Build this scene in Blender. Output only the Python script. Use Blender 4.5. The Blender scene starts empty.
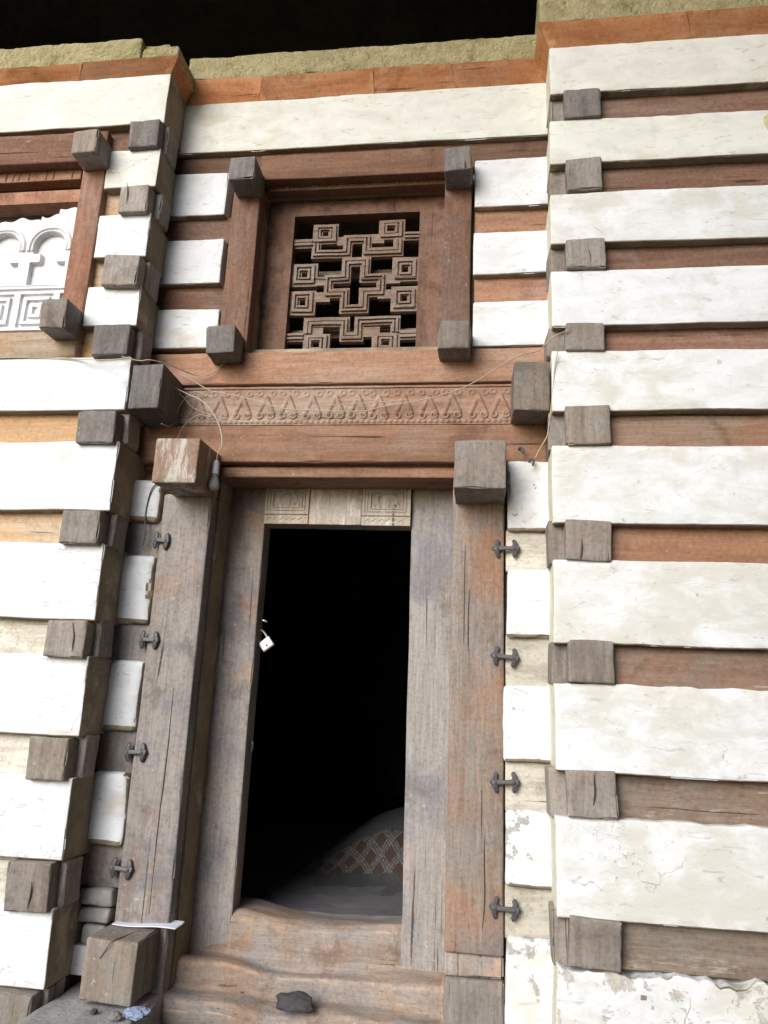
import bpy, bmesh, math, random
import numpy as np
from mathutils import Vector, noise, Matrix

random.seed(7)
SC = bpy.context.scene
COL = SC.collection
R = math.radians

# ------------------------------------------------------------------ materials
def new_mat(name):
    m = bpy.data.materials.new(name); m.use_nodes = True
    nt = m.node_tree; nt.nodes.clear()
    out = nt.nodes.new('ShaderNodeOutputMaterial')
    bs = nt.nodes.new('ShaderNodeBsdfPrincipled')
    nt.links.new(bs.outputs[0], out.inputs[0])
    return m, nt, bs

class NB:
    """small node-building helper"""
    def __init__(s, nt): s.nt = nt; s.n = nt.nodes; s.l = nt.links
    def coords(s, rnd=True):
        tc = s.n.new('ShaderNodeTexCoord')
        if not rnd: return tc.outputs['Object']
        oi = s.n.new('ShaderNodeObjectInfo')
        mu = s.n.new('ShaderNodeMath'); mu.operation = 'MULTIPLY'; mu.inputs[1].default_value = 37.0
        s.l.new(oi.outputs['Random'], mu.inputs[0])
        ad = s.n.new('ShaderNodeVectorMath'); ad.operation = 'ADD'
        s.l.new(tc.outputs['Object'], ad.inputs[0]); s.l.new(mu.outputs[0], ad.inputs[1])
        s.rnd = oi.outputs['Random']
        return ad.outputs[0]
    def scale(s, v, sc):
        m = s.n.new('ShaderNodeMapping'); m.inputs['Scale'].default_value = sc
        s.l.new(v, m.inputs['Vector']); return m.outputs[0]
    def noise(s, v, scale, detail=6, rough=.6, dist=0):
        t = s.n.new('ShaderNodeTexNoise'); t.inputs['Scale'].default_value = scale
        t.inputs['Detail'].default_value = detail; t.inputs['Roughness'].default_value = rough
        t.inputs['Distortion'].default_value = dist
        s.l.new(v, t.inputs['Vector']); return t.outputs['Fac']
    def ramp(s, f, a, b, lo=0., hi=1.):
        t = s.n.new('ShaderNodeMapRange'); t.interpolation_type = 'SMOOTHSTEP'
        t.inputs[1].default_value = a; t.inputs[2].default_value = b
        t.inputs[3].default_value = lo; t.inputs[4].default_value = hi
        s.l.new(f, t.inputs[0]); return t.outputs[0]
    def math(s, op, a, b):
        t = s.n.new('ShaderNodeMath'); t.operation = op
        for i, x in enumerate((a, b)):
            if isinstance(x, (int, float)): t.inputs[i].default_value = x
            else: s.l.new(x, t.inputs[i])
        return t.outputs[0]
    def mix(s, f, a, b, mode='MIX'):
        t = s.n.new('ShaderNodeMix'); t.data_type = 'RGBA'; t.blend_type = mode
        if isinstance(f, (int, float)): t.inputs[0].default_value = f
        else: s.l.new(f, t.inputs[0])
        for i, x in ((6, a), (7, b)):
            if isinstance(x, tuple): t.inputs[i].default_value = (*x, 1) if len(x) == 3 else x
            else: s.l.new(x, t.inputs[i])
        return t.outputs[2]
    def bump(s, h, strength, dist, prev=None):
        t = s.n.new('ShaderNodeBump'); t.inputs['Strength'].default_value = strength
        t.inputs['Distance'].default_value = dist
        s.l.new(h, t.inputs['Height'])
        if prev: s.l.new(prev, t.inputs['Normal'])
        return t.outputs[0]

def wood(name, base, dark, grey=(.22, .20, .185), grey_amt=.3, axis='X', specks=.25, contrast=1., patch=1.1, pale=None, pale_amt=0., cool=0., wear=.5, wear_lo=.53):
    m, nt, bs = new_mat(name); b = NB(nt); v = b.coords()
    def st(al, ac):
        return tuple(al if a == axis else ac for a in 'XYZ')
    wob = b.noise(b.scale(v, (1, 1, 1)), 2.2, 3)
    g1 = b.noise(b.scale(v, st(.9, 9)), 1.6, 9, .65, .8)       # broad grain
    g2 = b.noise(b.scale(v, st(3.5, 52)), 1.3, 7, .7, .6)        # fine grain
    g3 = b.noise(b.scale(v, st(.55, 26)), 1.5, 3, .5, .7)         # checks
    big = b.noise(v, patch, 5, .62, .6)
    col = b.mix(b.ramp(g1, .34, .66), dark, base)
    col = b.mix(b.ramp(g2, .3, .7, .0, .30 * contrast), col, tuple(c * .42 for c in dark))
    gr = b.noise(v, 48, 6, .75)
    wm = b.math('ADD', b.math('MULTIPLY', big, .75), b.math('MULTIPLY', g1, .35))
    th = .62 - .34 * (grey_amt - .3)
    gc = b.mix(b.ramp(g2, .25, .75), grey, tuple(c * .62 for c in grey))
    if cool:
        gc = b.mix(b.ramp(b.noise(v, 2.1, 4, .6, .4), .48, .64, 0, cool), gc, (.115, .13, .165))
    col = b.mix(b.ramp(wm, th - .10, th + .10, 0, .92), col, gc)
    if pale:
        pn = b.math('ADD', b.math('MULTIPLY', b.noise(b.scale(v, st(1.2, 5)), 2.3, 8, .7, .3), .7), b.math('MULTIPLY', g2, .3))
        pt = .62 - .3 * pale_amt
        col = b.mix(b.ramp(pn, pt - .03, pt + .06, 0, .9), col, pale)
    sp = b.noise(v, 34, 3, .55)
    sm = b.math('MULTIPLY', b.ramp(sp, .66, .72), b.ramp(b.noise(v, 3.1, 2), .48, .6))
    col = b.mix(b.math('MULTIPLY', sm, specks), col, (.62, .56, .48))
    ck = b.math('MULTIPLY', b.ramp(g3, .665, .69), b.ramp(b.noise(v, 1.7, 2), .45, .55))
    col = b.mix(b.math('MULTIPLY', ck, .85), col, tuple(c * .16 for c in dark))
    # pale wear along exposed arrises
    ge = nt.nodes.new('ShaderNodeNewGeometry')
    ew = b.math('MULTIPLY', b.ramp(ge.outputs['Pointiness'], wear_lo, wear_lo + (.09 if wear_lo > .51 else .022)), b.ramp(b.noise(v, 9, 4, .6), .38, .58))
    col = b.mix(b.math('MULTIPLY', ew, wear), col, tuple(min(.7, c * 1.5 + .05) for c in base))
    # smears of dust across the grain
    dn = b.noise(b.scale(v, (1.3, 1.3, 1.3)), 5.5, 8, .72, .6)
    col = b.mix(b.ramp(dn, .53, .70, 0, .45), col, tuple(c * .55 + .12 for c in base))
    col = b.mix(b.ramp(b.noise(v, 3.7, 7, .7, .4), .55, .68, 0, .5), col, tuple(c * .45 for c in dark))
    col = b.mix(b.ramp(gr, .50, .66, 0, .42), col, tuple(c * .45 for c in dark))
    col = b.mix(b.ramp(gr, .46, .32, 0, .30), col, tuple(min(.75, c * 1.25 + .08) for c in base))
    br = b.ramp(b.rnd, 0, 1, .80, 1.15)
    mm = nt.nodes.new('ShaderNodeVectorMath'); mm.operation = 'SCALE'
    b.l.new(col, mm.inputs[0]); b.l.new(br, mm.inputs[3])
    b.l.new(mm.outputs[0], bs.inputs['Base Color'])
    b.l.new(b.ramp(g2, .3, .7, .68, .9), bs.inputs['Roughness'])
    bs.inputs['Specular IOR Level'].default_value = .25
    h = b.math('ADD', b.math('MULTIPLY', g2, .5), b.math('MULTIPLY', g1, .9))
    h = b.math('SUBTRACT', b.math('ADD', h, b.math('MULTIPLY', gr, .35)), b.math('MULTIPLY', ck, .9))
    nn = b.bump(h, .55, .006)
    nn = b.bump(wob, .25, .02, nn)
    b.l.new(nn, bs.inputs['Normal'])
    return m

def plaster(name, base=(.80, .80, .79), stain=(.55, .50, .41), stain_amt=.3, chip=0., under=(.40, .37, .33), cracks=.5):
    m, nt, bs = new_mat(name); b = NB(nt); v = b.coords()
    big = b.noise(v, 1.5, 6, .62, .5)
    mid = b.noise(b.scale(v, (1, 1, 1.9)), 4.5, 7, .66, .4)
    fine = b.noise(v, 42, 4, .6)
    col = b.mix(b.ramp(mid, .35, .68, 0, .75), base, tuple(c * k for c, k in zip(base, (.82, .815, .79))))
    col = b.mix(b.ramp(b.noise(v, 11, 8, .75, .8), .52, .68, 0, .45), col, tuple(c * k for c, k in zip(base, (.74, .73, .69))))
    s = b.math('ADD', b.math('MULTIPLY', big, .7), b.math('MULTIPLY', mid, .4))
    t = .74 - .26 * stain_amt
    col = b.mix(b.ramp(s, t - .09, t + .07, 0, .8), col, stain)
    # trowel scuffs
    sc = b.noise(b.scale(v, (2.2, 2.2, 7.5)), 4.2, 8, .7, 1.0)
    col = b.mix(b.ramp(sc, .58, .68, 0, .55), col, tuple(c * .55 for c in stain))
    # small dark specks
    sp = b.math('MULTIPLY', b.ramp(b.noise(v, 24, 3, .5), .70, .74), b.ramp(b.noise(v, 2.3, 2), .5, .6))
    col = b.mix(b.math('MULTIPLY', sp, .5), col, (.20, .17, .14))
    # hairline cracks
    vo = nt.nodes.new('ShaderNodeTexVoronoi'); vo.feature = 'DISTANCE_TO_EDGE'; vo.inputs['Scale'].default_value = 2.1
    wv = b.noise(v, 5.5, 5, .65)
    ad = nt.nodes.new('ShaderNodeVectorMath'); ad.operation = 'ADD'
    sc2 = b.math('MULTIPLY', wv, .42)
    b.l.new(v, ad.inputs[0]); b.l.new(sc2, ad.inputs[1])
    b.l.new(ad.outputs[0], vo.inputs['Vector'])
    ckm = b.math('MULTIPLY', b.ramp(vo.outputs['Distance'], .0, .006, 1, 0), b.ramp(b.noise(v, 1.3, 3), .57, .63))
    col = b.mix(b.math('MULTIPLY', ckm, cracks), col, (.24, .22, .19))
    h = b.math('ADD', b.math('MULTIPLY', mid, .8), b.math('MULTIPLY', fine, .12))
    h = b.math('SUBTRACT', h, b.math('MULTIPLY', ckm, .3))
    if chip > 0:
        cn = b.math('ADD', b.math('MULTIPLY', b.noise(v, 3.6, 9, .72, .3), .8), b.math('MULTIPLY', b.noise(v, 17, 4, .6), .2))
        tt = .69 - .2 * chip
        cm = b.ramp(cn, tt, tt + .018)
        uc = b.mix(b.ramp(fine, .35, .65), under, tuple(c * .7 for c in under))
        col = b.mix(b.math('MULTIPLY', cm, .85), col, uc)
        h = b.math('SUBTRACT', h, b.math('MULTIPLY', cm, .35))
    b.l.new(col, bs.inputs['Base Color'])
    bs.inputs['Roughness'].default_value = .9
    bs.inputs['Specular IOR Level'].default_value = .15
    b.l.new(b.bump(h, .5, .012), bs.inputs['Normal'])
    return m

def rough(name, a, c, scale=6, bump=.5, dist=.02, detail=8, rgh=.95, third=None, t3=(.55, .65), sc3=3.):
    m, nt, bs = new_mat(name); b = NB(nt); v = b.coords()
    n = b.noise(v, scale, detail, .65, .3); n2 = b.noise(v, scale * 6, 4, .6)
    col = b.mix(b.ramp(n, .35, .65), a, c)
    col = b.mix(b.ramp(n2, .3, .7, 0, .35), col, tuple(x * .55 for x in a))
    if third: col = b.mix(b.ramp(b.noise(v, sc3, 5, .65), *t3), col, third)
    b.l.new(col, bs.inputs['Base Color'])
    bs.inputs['Roughness'].default_value = rgh; bs.inputs['Specular IOR Level'].default_value = .15
    b.l.new(b.bump(b.math('ADD', n, b.math('MULTIPLY', n2, .35)), bump, dist), bs.inputs['Normal'])
    return m

def plain(name, col, rgh=.5, metal=0., trans=0., spec=.5):
    m, nt, bs = new_mat(name); b = NB(nt); v = b.coords()
    n = b.noise(v, 30, 4, .6)
    b.l.new(b.mix(b.ramp(n, .3, .7, 0, .35), col, tuple(c * .6 for c in col)), bs.inputs['Base Color'])
    bs.inputs['Roughness'].default_value = rgh; bs.inputs['Metallic'].default_value = metal
    bs.inputs['Transmission Weight'].default_value = trans; bs.inputs['Specular IOR Level'].default_value = spec
    return m

M = {}
M['plaster'] = plaster('white_limewash', (.725, .75, .785), stain_amt=.25)
M['plaster_cream'] = plaster('cream_limewash', (.72, .728, .685), stain=(.58, .55, .42), stain_amt=.22)  # yellower base tone for the upper bands
M['plaster_worn'] = plaster('worn_limewash', (.725, .745, .765), stain=(.56, .55, .49), stain_amt=.64, cracks=.7)
M['plaster_chip'] = plaster('peeling_limewash', (.725, .75, .785), stain=(.58, .57, .50), stain_amt=.35, chip=.62, cracks=.8)
M['plaster_ragged'] = plaster('flaking_limewash', (.72, .735, .75), stain=(.58, .57, .50), stain_amt=.55, chip=.8, under=(.50, .47, .40), cracks=.8)
M['mud'] = rough('bare_mud_render', (.32, .26, .19), (.22, .18, .135), 5, .6, .02, third=(.40, .345, .26))  # bare mud, and the shade painted on plaster band undersides
M['mud_cream'] = rough('cream_corner_render', (.66, .64, .50), (.74, .73, .64), 7, .4, .01, third=(.45, .40, .28), t3=(.6, .7))
M['beam_brown'] = wood('brown_beam_wood', (.265, .145, .098), (.19, .105, .074), grey=(.30, .21, .165), grey_amt=.3, axis='X', contrast=.7)
M['beam_orange'] = wood('orange_beam_wood', (.37, .19, .11), (.275, .145, .088), grey=(.34, .25, .19), grey_amt=.3, axis='X', contrast=.7)
M['beam_mixed'] = wood('weathered_beam_wood', (.33, .185, .12), (.235, .15, .11), grey=(.31, .27, .225), grey_amt=.55, axis='X', contrast=.7, pale=(.46, .41, .34), pale_amt=.15)
M['beam_tan'] = wood('tan_beam_wood', (.54, .345, .185), (.44, .27, .14), grey=(.54, .46, .35), grey_amt=.45, axis='X', contrast=.45, specks=.1)
M['beam_pale'] = wood('whitewashed_beam_wood', (.52, .40, .26), (.46, .37, .26), grey=(.58, .54, .455), grey_amt=.85, axis='X', contrast=.45, pale=(.64, .61, .53), pale_amt=.45)
M['frame'] = wood('red_brown_frame_wood', (.225, .115, .068), (.15, .078, .05), grey=(0.204, 0.138, 0.107), grey_amt=.3, axis='X', contrast=.6)
M['frame_v'] = wood('red_brown_upright_wood', (.22, .115, .074), (.155, .083, .056), grey=(.19, .13, .105), grey_amt=.35, axis='Z', contrast=.6)
M['lintel'] = wood('tan_brown_lintel_wood', (.37, .2, .125), (.27, .145, .09), grey=(.4, .27, .2), grey_amt=.3, axis='X', contrast=.6, specks=.5)
M['post'] = wood('weathered_post_wood', (.42, .255, .17), (.25, .17, .125), grey=(.335, .322, .31), grey_amt=.82, axis='Z', contrast=.75, specks=.4, patch=1.6, cool=.6, wear=.8)
M['post_orange'] = wood('orange_post_wood', (.47, .265, .165), (.29, .175, .115), grey=(.36, .335, .305), grey_amt=.56, axis='Z', contrast=.75, specks=.4, patch=1.7, cool=.4, wear=.8)
M['sill'] = wood('worn_threshold_wood', (.33, .215, .138), (.235, .152, .105), grey=(.30, .275, .25), grey_amt=.62, axis='X', contrast=.7, specks=.25, patch=1.9, cool=.3, wear=.6, wear_lo=.506)
M['panel'] = wood('pale_carved_wood', (0.557, 0.442, 0.336), (0.442, 0.341, 0.253), grey=(0.506, 0.468, 0.418), grey_amt=.6, axis='Z', contrast=.5, pale=(0.683, 0.632, 0.557), pale_amt=.2)
M['head'] = wood('grey_end_grain', (.30, .248, .205), (.205, .174, .15), grey=(.335, .305, .28), grey_amt=.5, axis='Z', contrast=.5, specks=.35, patch=4., wear=.8)
M['head_v'] = wood('grey_split_end_grain', (.28, .222, .175), (.185, .155, .13), grey=(.29, .268, .245), grey_amt=.4, axis='Z', contrast=.8, specks=.4, patch=4., wear=.8)
M['head_dark'] = wood('dark_grey_end_grain', (.18, .157, .142), (.118, .107, .10), grey=(.20, .188, .182), grey_amt=.45, axis='Z', contrast=.5, specks=.35, patch=4., wear=.7)
M['head_brown'] = wood('brown_end_grain', (.33, .21, .145), (.24, .16, .12), grey=(.31, .28, .245), grey_amt=.4, axis='Z', contrast=.5, specks=.6, pale=(.50, .48, .43), pale_amt=.32)
M['lattice'] = wood('dusty_lattice_wood', (.235, .155, .112), (.17, .108, .078), grey=(.285, .235, .20), grey_amt=.5, axis='X', contrast=.6)
M['frieze'] = wood('dusty_carved_wood', (.35, .21, .145), (.25, .145, .10), grey=(.42, .31, .245), grey_amt=.5, axis='X', contrast=.4)
M['post_red'] = wood('pinkish_brown_upright_wood', (.33, .155, .09), (.245, .115, .07), grey=(.33, .215, .16), grey_amt=.35, axis='Z', contrast=.5)
M['whitepanel'] = plaster('white_carved_panel', (.72, .735, .76), stain_amt=.05, cracks=.2)
M['soffit'] = wood('orange_soffit_board', (.56, .235, .1), (.42, .17, .07), grey=(0.550, 0.363, 0.242), grey_amt=.2, axis='X', contrast=.6, specks=.2)
M['moss'] = rough('mossy_straw_earth', (.56, .485, .285), (.42, .365, .20), 11, 1., .05, third=(.26, .25, .10), t3=(.55, .70), sc3=5.)
M['rock'] = rough('sooty_cave_rock', (.062, .055, .048), (.035, .031, .028), .8, 1., .3)  # very dark base tone for the cave roof
M['rock_side'] = rough('cave_rock', (.10, .085, .07), (.06, .05, .045), .8, 1., .3)  # colour of the unseen rock added to block light
M['ground'] = rough('trodden_earth', (.075, .068, .06), (.048, .044, .04), 1.2, .7, .05)
M['stone'] = rough('grey_stone', (.20, .19, .185), (.12, .115, .115), 9, .7, .02, third=(.30, .29, .28))
M['ledge'] = rough('dusty_step_stone', (.36, .345, .335), (.27, .26, .255), 7, .6, .02, third=(.36, .35, .35))
M['darkstone'] = rough('dark_pebble_stone', (.085, .08, .085), (.055, .052, .056), 12, .7, .01)
M['inner'] = rough('smoky_inner_plaster', (.10, .085, .07), (.06, .05, .042), 3, .5, .03)  # one dark tone for inner floor, walls, step and door lining
M['iron'] = plain('wrought_iron', (.105, .10, .105), .55, .35, spec=.4)
M['cable'] = plain('pale_cable_sheath', (.42, .37, .29), .6)
M['black_cable'] = plain('black_cable_sheath', (.03, .03, .032), .5)
M['socket'] = plain('white_bulb_socket', (.62, .63, .70), .4)
M['steel'] = plain('bright_steel', (.58, .58, .60), .38, .75)
M['paper'] = plain('white_paper', (.72, .76, .84), .8)
M['blue'] = plain('blue_wrapper_film', (.25, .31, .43), .85, spec=.2)
M['straw'] = plain('straw_fibre', (.55, .46, .30), .8)
M['yellow'] = plain('yellow_daub', (.50, .47, .27), .8)

def glass_mat():
    m, nt, bs = new_mat('dusty_bulb_glass'); b = NB(nt); v = b.coords()
    n = b.noise(v, 25, 4, .6)
    b.l.new(b.mix(b.ramp(n, .35, .65), (.55, .53, .50), (.42, .40, .38)), bs.inputs['Base Color'])
    bs.inputs['Transmission Weight'].default_value = .45
    bs.inputs['Roughness'].default_value = .12; bs.inputs['IOR'].default_value = 1.2
    return m
M['glass'] = glass_mat()

def cloth_mat():
    """grey woven cloth with a band of white and rust diamonds, in the sheet's own UV"""
    m, nt, bs = new_mat('woven_diamond_cloth'); b = NB(nt)
    tc = nt.nodes.new('ShaderNodeTexCoord')
    sp = nt.nodes.new('ShaderNodeSeparateXYZ'); b.l.new(tc.outputs['UV'], sp.inputs[0])
    u, v = sp.outputs[0], sp.outputs[1]
    nz = b.noise(tc.outputs['UV'], 60, 4, .6)
    d1 = b.math('FRACT', b.math('MULTIPLY', b.math('ADD', u, v), 6.3), 0)
    d2 = b.math('FRACT', b.math('MULTIPLY', b.math('SUBTRACT', u, v), 6.3), 0)
    def stripe(d):
        a = b.math('ABSOLUTE', b.math('SUBTRACT', d, .5), 0)
        s1 = b.ramp(a, .44, .47, 0, 1); s2 = b.math('MULTIPLY', b.ramp(a, .30, .33, 0, 1), b.ramp(a, .38, .41, 1, 0))
        return b.math('MAXIMUM', s1, s2)
    st = b.math('MAXIMUM', stripe(d1), stripe(d2))
    c1 = b.ramp(b.math('ABSOLUTE', b.math('SUBTRACT', d1, .5), 0), .26, .29, 1, 0)
    c2 = b.ramp(b.math('ABSOLUTE', b.math('SUBTRACT', d2, .5), 0), .26, .29, 1, 0)
    core = b.math('MULTIPLY', c1, c2)
    pat = b.mix(core, (.06, .05, .046), (.075, .042, .030))
    pat = b.mix(b.math('MULTIPLY', st, b.ramp(nz, .35, .65, .15, .9)), pat, (.22, .21, .20))
    band = b.math('MULTIPLY', b.ramp(v, .30, .31), b.ramp(v, .525, .535, 1, 0))
    grey = b.mix(b.ramp(nz, .3, .7), (.085, .082, .087), (.048, .046, .048))
    b.l.new(b.mix(band, grey, pat), bs.inputs['Base Color'])
    bs.inputs['Roughness'].default_value = .95
    b.l.new(b.bump(nz, .5, .01), bs.inputs['Normal'])
    return m
M['cloth'] = cloth_mat()

def carpet_mat():
    m, nt, bs = new_mat('grey_woven_mat'); b = NB(nt); v = b.coords()
    n = b.noise(b.scale(v, (6, 40, 6)), 2.0, 5, .6, .4); n2 = b.noise(v, 3, 3)
    col = b.mix(b.ramp(n, .35, .65), (.085, .082, .09), (.125, .12, .127))
    col = b.mix(b.ramp(n2, .4, .6, 0, .4), col, (.15, .14, .15))
    b.l.new(col, bs.inputs['Base Color']); bs.inputs['Roughness'].default_value = .95
    b.l.new(b.bump(n, .7, .01), bs.inputs['Normal'])
    return m
M['carpet'] = carpet_mat()

# ------------------------------------------------------------------ mesh helpers
SEED = [0]
def axis_coords(lo, hi, r, cell):
    r = min(r, (hi - lo) * .3)
    n = max(1, int(round((hi - lo - 2 * r) / cell)))
    return [lo, lo + .35 * r] + [lo + r + (hi - lo - 2 * r) * i / n for i in range(n + 1)] + [hi - .35 * r, hi]

def rbox(lo, hi, r=.006, cell=.06, amp=.002, freq=4., chip=0., chipf=14., fine=0., mats=None, taper=None):
    """a worn box: rounded edges, gently wandering faces, nibbled arrises"""
    SEED[0] += 1
    off = Vector((SEED[0] * 3.71, SEED[0] * 1.37, SEED[0] * 2.11))
    ax = [axis_coords(lo[i], hi[i], r, cell if not isinstance(cell, tuple) else cell[i]) for i in range(3)]
    N = [len(a) for a in ax]
    rr = [min(r, (hi[i] - lo[i]) * .3) for i in range(3)]
    idx, verts, faces = {}, [], []
    def vert(i, j, k):
        key = (i, j, k)
        if key in idx: return idx[key]
        p = Vector((ax[0][i], ax[1][j], ax[2][k]))
        q = Vector([min(max(p[a], lo[a] + rr[a]), hi[a] - rr[a]) for a in range(3)])
        d = p - q
        if d.length > 1e-9:
            e = Vector([abs(d[a]) / rr[a] for a in range(3)])
            mx = max(e); ln = e.length
            p = q + d * (mx / ln)
        s = p + off
        ext = sum(1 for a, (t, n) in enumerate(zip((i, j, k), N)) if t <= 1 or t >= n - 2)
        if amp:
            p = p + noise.noise_vector(s * freq) * amp
        if fine:
            p = p + noise.noise_vector(s * 22) * fine
        if chip and ext >= 2:
            c = max(0., noise.noise(s * chipf) + .55 * noise.noise(s * chipf * 2.7) - .12)
            cen = Vector([(lo[a] + hi[a]) / 2 for a in range(3)])
            dd = Vector([0, 0, 0])
            for a, (t, n) in enumerate(zip((i, j, k), N)):
                if t <= 1 or t >= n - 2: dd[a] = -1 if p[a] > cen[a] else 1
            p = p + dd * (chip * c)
        if taper: p = taper(p)
        idx[key] = len(verts); verts.append(p); return idx[key]
    def quad(a, b, c, d): faces.append((a, b, c, d))
    for (A, B, C) in ((0, 1, 2), (1, 2, 0), (2, 0, 1)):
        for side in (0, N[C] - 1):
            for i in range(N[A] - 1):
                for j in range(N[B] - 1):
                    def g(ii, jj):
                        t = [0, 0, 0]; t[A] = ii; t[B] = jj; t[C] = side; return vert(*t)
                    f = (g(i, j), g(i + 1, j), g(i + 1, j + 1), g(i, j + 1))
                    faces.append(f if side else f[::-1])
    me = bpy.data.meshes.new('m'); me.from_pydata([tuple(v) for v in verts], [], faces); me.update()
    if mats:
        for p in me.polygons: p.material_index = mats(p.normal, p.center)
    finish(me); return me

def finish(me, ang=38):
    me.polygons.foreach_set('use_smooth', [True] * len(me.polygons))
    try: me.set_sharp_from_angle(angle=R(ang))
    except Exception: pass
    me.update()

def obj(name, me, mat, parent=None, label=None, **props):
    o = bpy.data.objects.new(name, me); COL.objects.link(o)
    me.name = name
    for m in (mat if isinstance(mat, (list, tuple)) else [mat]): me.materials.append(M[m])
    if parent is not None: o.parent = parent
    if label: o['label'] = label
    for k, v in props.items(): o[k] = v
    return o

def thing(name, label, cat, loc=(0, 0, 0), group=None):
    o = bpy.data.objects.new(name, None); COL.objects.link(o); o.location = loc; o.empty_display_size = .1
    o['label'] = label; o['category'] = cat
    if group: o['group'] = group
    return o

def bm_mesh(bm, smooth=True):
    me = bpy.data.meshes.new('m'); bmesh.ops.recalc_face_normals(bm, faces=bm.faces); bm.to_mesh(me); bm.free()
    if smooth: finish(me)
    return me

def smooth_pts(pts, n=6):
    P = [Vector(p) for p in pts]; P = [P[0] * 2 - P[1]] + P + [P[-1] * 2 - P[-2]]
    out = []
    for i in range(1, len(P) - 2):
        for k in range(n):
            t = k / n; a, b, c, d = P[i - 1:i + 3]
            out.append(.5 * ((2 * b) + (c - a) * t + (2 * a - 5 * b + 4 * c - d) * t * t + (3 * b - a - 3 * c + d) * t ** 3))
    out.append(P[-2]); return out

def tube(bm, pts, rad, seg=8, flat=1.):
    """tube along points; rad is a number or one radius per point"""
    P = [Vector(p) for p in pts]; n = len(P)
    rad = rad if isinstance(rad, (list, tuple)) else [rad] * n
    rings = []; up = Vector((0.13, -1, .21)).normalized()
    for i, p in enumerate(P):
        t = (P[min(i + 1, n - 1)] - P[max(i - 1, 0)]).normalized()
        a = t.cross(up)
        if a.length < 1e-4: a = t.cross(Vector((1, 0, 0)))
        a.normalize(); c = a.cross(t).normalized()
        rings.append([bm.verts.new(p + (a * math.cos(2 * math.pi * k / seg) + c * math.sin(2 * math.pi * k / seg) * flat) * rad[i]) for k in range(seg)])
    for i in range(n - 1):
        for k in range(seg):
            bm.faces.new((rings[i][k], rings[i][(k + 1) % seg], rings[i + 1][(k + 1) % seg], rings[i + 1][k]))
    bm.faces.new(rings[0][::-1]); bm.faces.new(rings[-1])

def lathe(bm, prof, c, axis=(0, 0, 1), seg=20):
    q = Vector((0, 0, 1)).rotation_difference(Vector(axis))
    rings = []
    for r, z in prof:
        rings.append([bm.verts.new(Vector(c) + q @ Vector((r * math.cos(2 * math.pi * k / seg), r * math.sin(2 * math.pi * k / seg), z))) for k in range(seg)])
    for i in range(len(rings) - 1):
        for k in range(seg):
            bm.faces.new((rings[i][k], rings[i][(k + 1) % seg], rings[i + 1][(k + 1) % seg], rings[i + 1][k]))
    bm.faces.new(rings[0][::-1]); bm.faces.new(rings[-1])

def relief(H, x0, x1, z0, z1, y, depth, wob=.002):
    """H[nz, nx] heights in metres towards the viewer (-Y); closed slab of given depth behind y"""
    nz, nx = H.shape
    xs = np.linspace(x0, x1, nx); zs = np.linspace(z0, z1, nz)
    verts = []; 
    for j in range(nz):
        for i in range(nx):
            w = noise.noise(Vector((xs[i] * 5, zs[j] * 5, 3.3))) * wob
            verts.append((xs[i], y - H[j, i] + w, zs[j]))
    base = len(verts)
    faces = [(j * nx + i, j * nx + i + 1, (j + 1) * nx + i + 1, (j + 1) * nx + i) for j in range(nz - 1) for i in range(nx - 1)]
    border = [i for i in range(nx)] + [j * nx + nx - 1 for j in range(1, nz)] + [(nz - 1) * nx + i for i in range(nx - 2, -1, -1)] + [j * nx for j in range(nz - 2, 0, -1)]
    nb = len(border)
    for b in border: verts.append((verts[b][0], y + depth, verts[b][2]))
    for k in range(nb):
        faces.append((border[(k + 1) % nb], border[k], base + k, base + (k + 1) % nb))
    faces.append(tuple(base + k for k in range(nb)))
    me = bpy.data.meshes.new('m'); me.from_pydata(verts, [], faces); me.update(); finish(me, 60); return me

def cells(L, x0, x1, z0, z1, ylev, yback):
    """solid built of grid cells: L[nz,nx] integer level (0 = open), ylev[level] = front Y"""
    nz, nx = L.shape
    X = np.linspace(x0, x1, nx + 1); Z = np.linspace(z0, z1, nz + 1)
    idx, verts, faces = {}, [], []
    def v(i, j, y):
        k = (i, j, round(y, 5))
        if k not in idx:
            w = noise.noise_vector(Vector((X[i] * 7, y * 7, Z[j] * 7))) * .0025
            idx[k] = len(verts); verts.append((X[i] + w.x, y + w.y, Z[j] + w.z))
        return idx[k]
    Y = lambda l: ylev[l] if l else yback
    for j in range(nz):
        for i in range(nx):
            l = L[j, i]
            if l:
                y = Y(l); faces.append((v(i, j, y), v(i + 1, j, y), v(i + 1, j + 1, y), v(i, j + 1, y)))
                faces.append((v(i, j + 1, yback), v(i + 1, j + 1, yback), v(i + 1, j, yback), v(i, j, yback)))
            for (di, dj, a, b) in ((1, 0, (i + 1, j), (i + 1, j + 1)), (0, 1, (i + 1, j + 1), (i, j + 1))):
                ii, jj = i + di, j + dj
                m = L[jj, ii] if ii < nx and jj < nz else 0
                if m == l: continue
                y1, y2 = Y(l), Y(m)
                if abs(y1 - y2) < 1e-6: continue
                f = (v(*a, y1), v(*a, y2), v(*b, y2), v(*b, y1))
                faces.append(f)
            if i == 0 and l: faces.append((v(i, j, Y(l)), v(i, j, yback), v(i, j + 1, yback), v(i, j + 1, Y(l))))
            if j == 0 and l: faces.append((v(i, j, Y(l)), v(i + 1, j, Y(l)), v(i + 1, j, yback), v(i, j, yback)))
    me = bpy.data.meshes.new('m'); me.from_pydata(verts, [], faces); me.update()
    bm = bmesh.new(); bm.from_mesh(me); bmesh.ops.recalc_face_normals(bm, faces=bm.faces); bm.to_mesh(me); bm.free()
    return me

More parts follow.
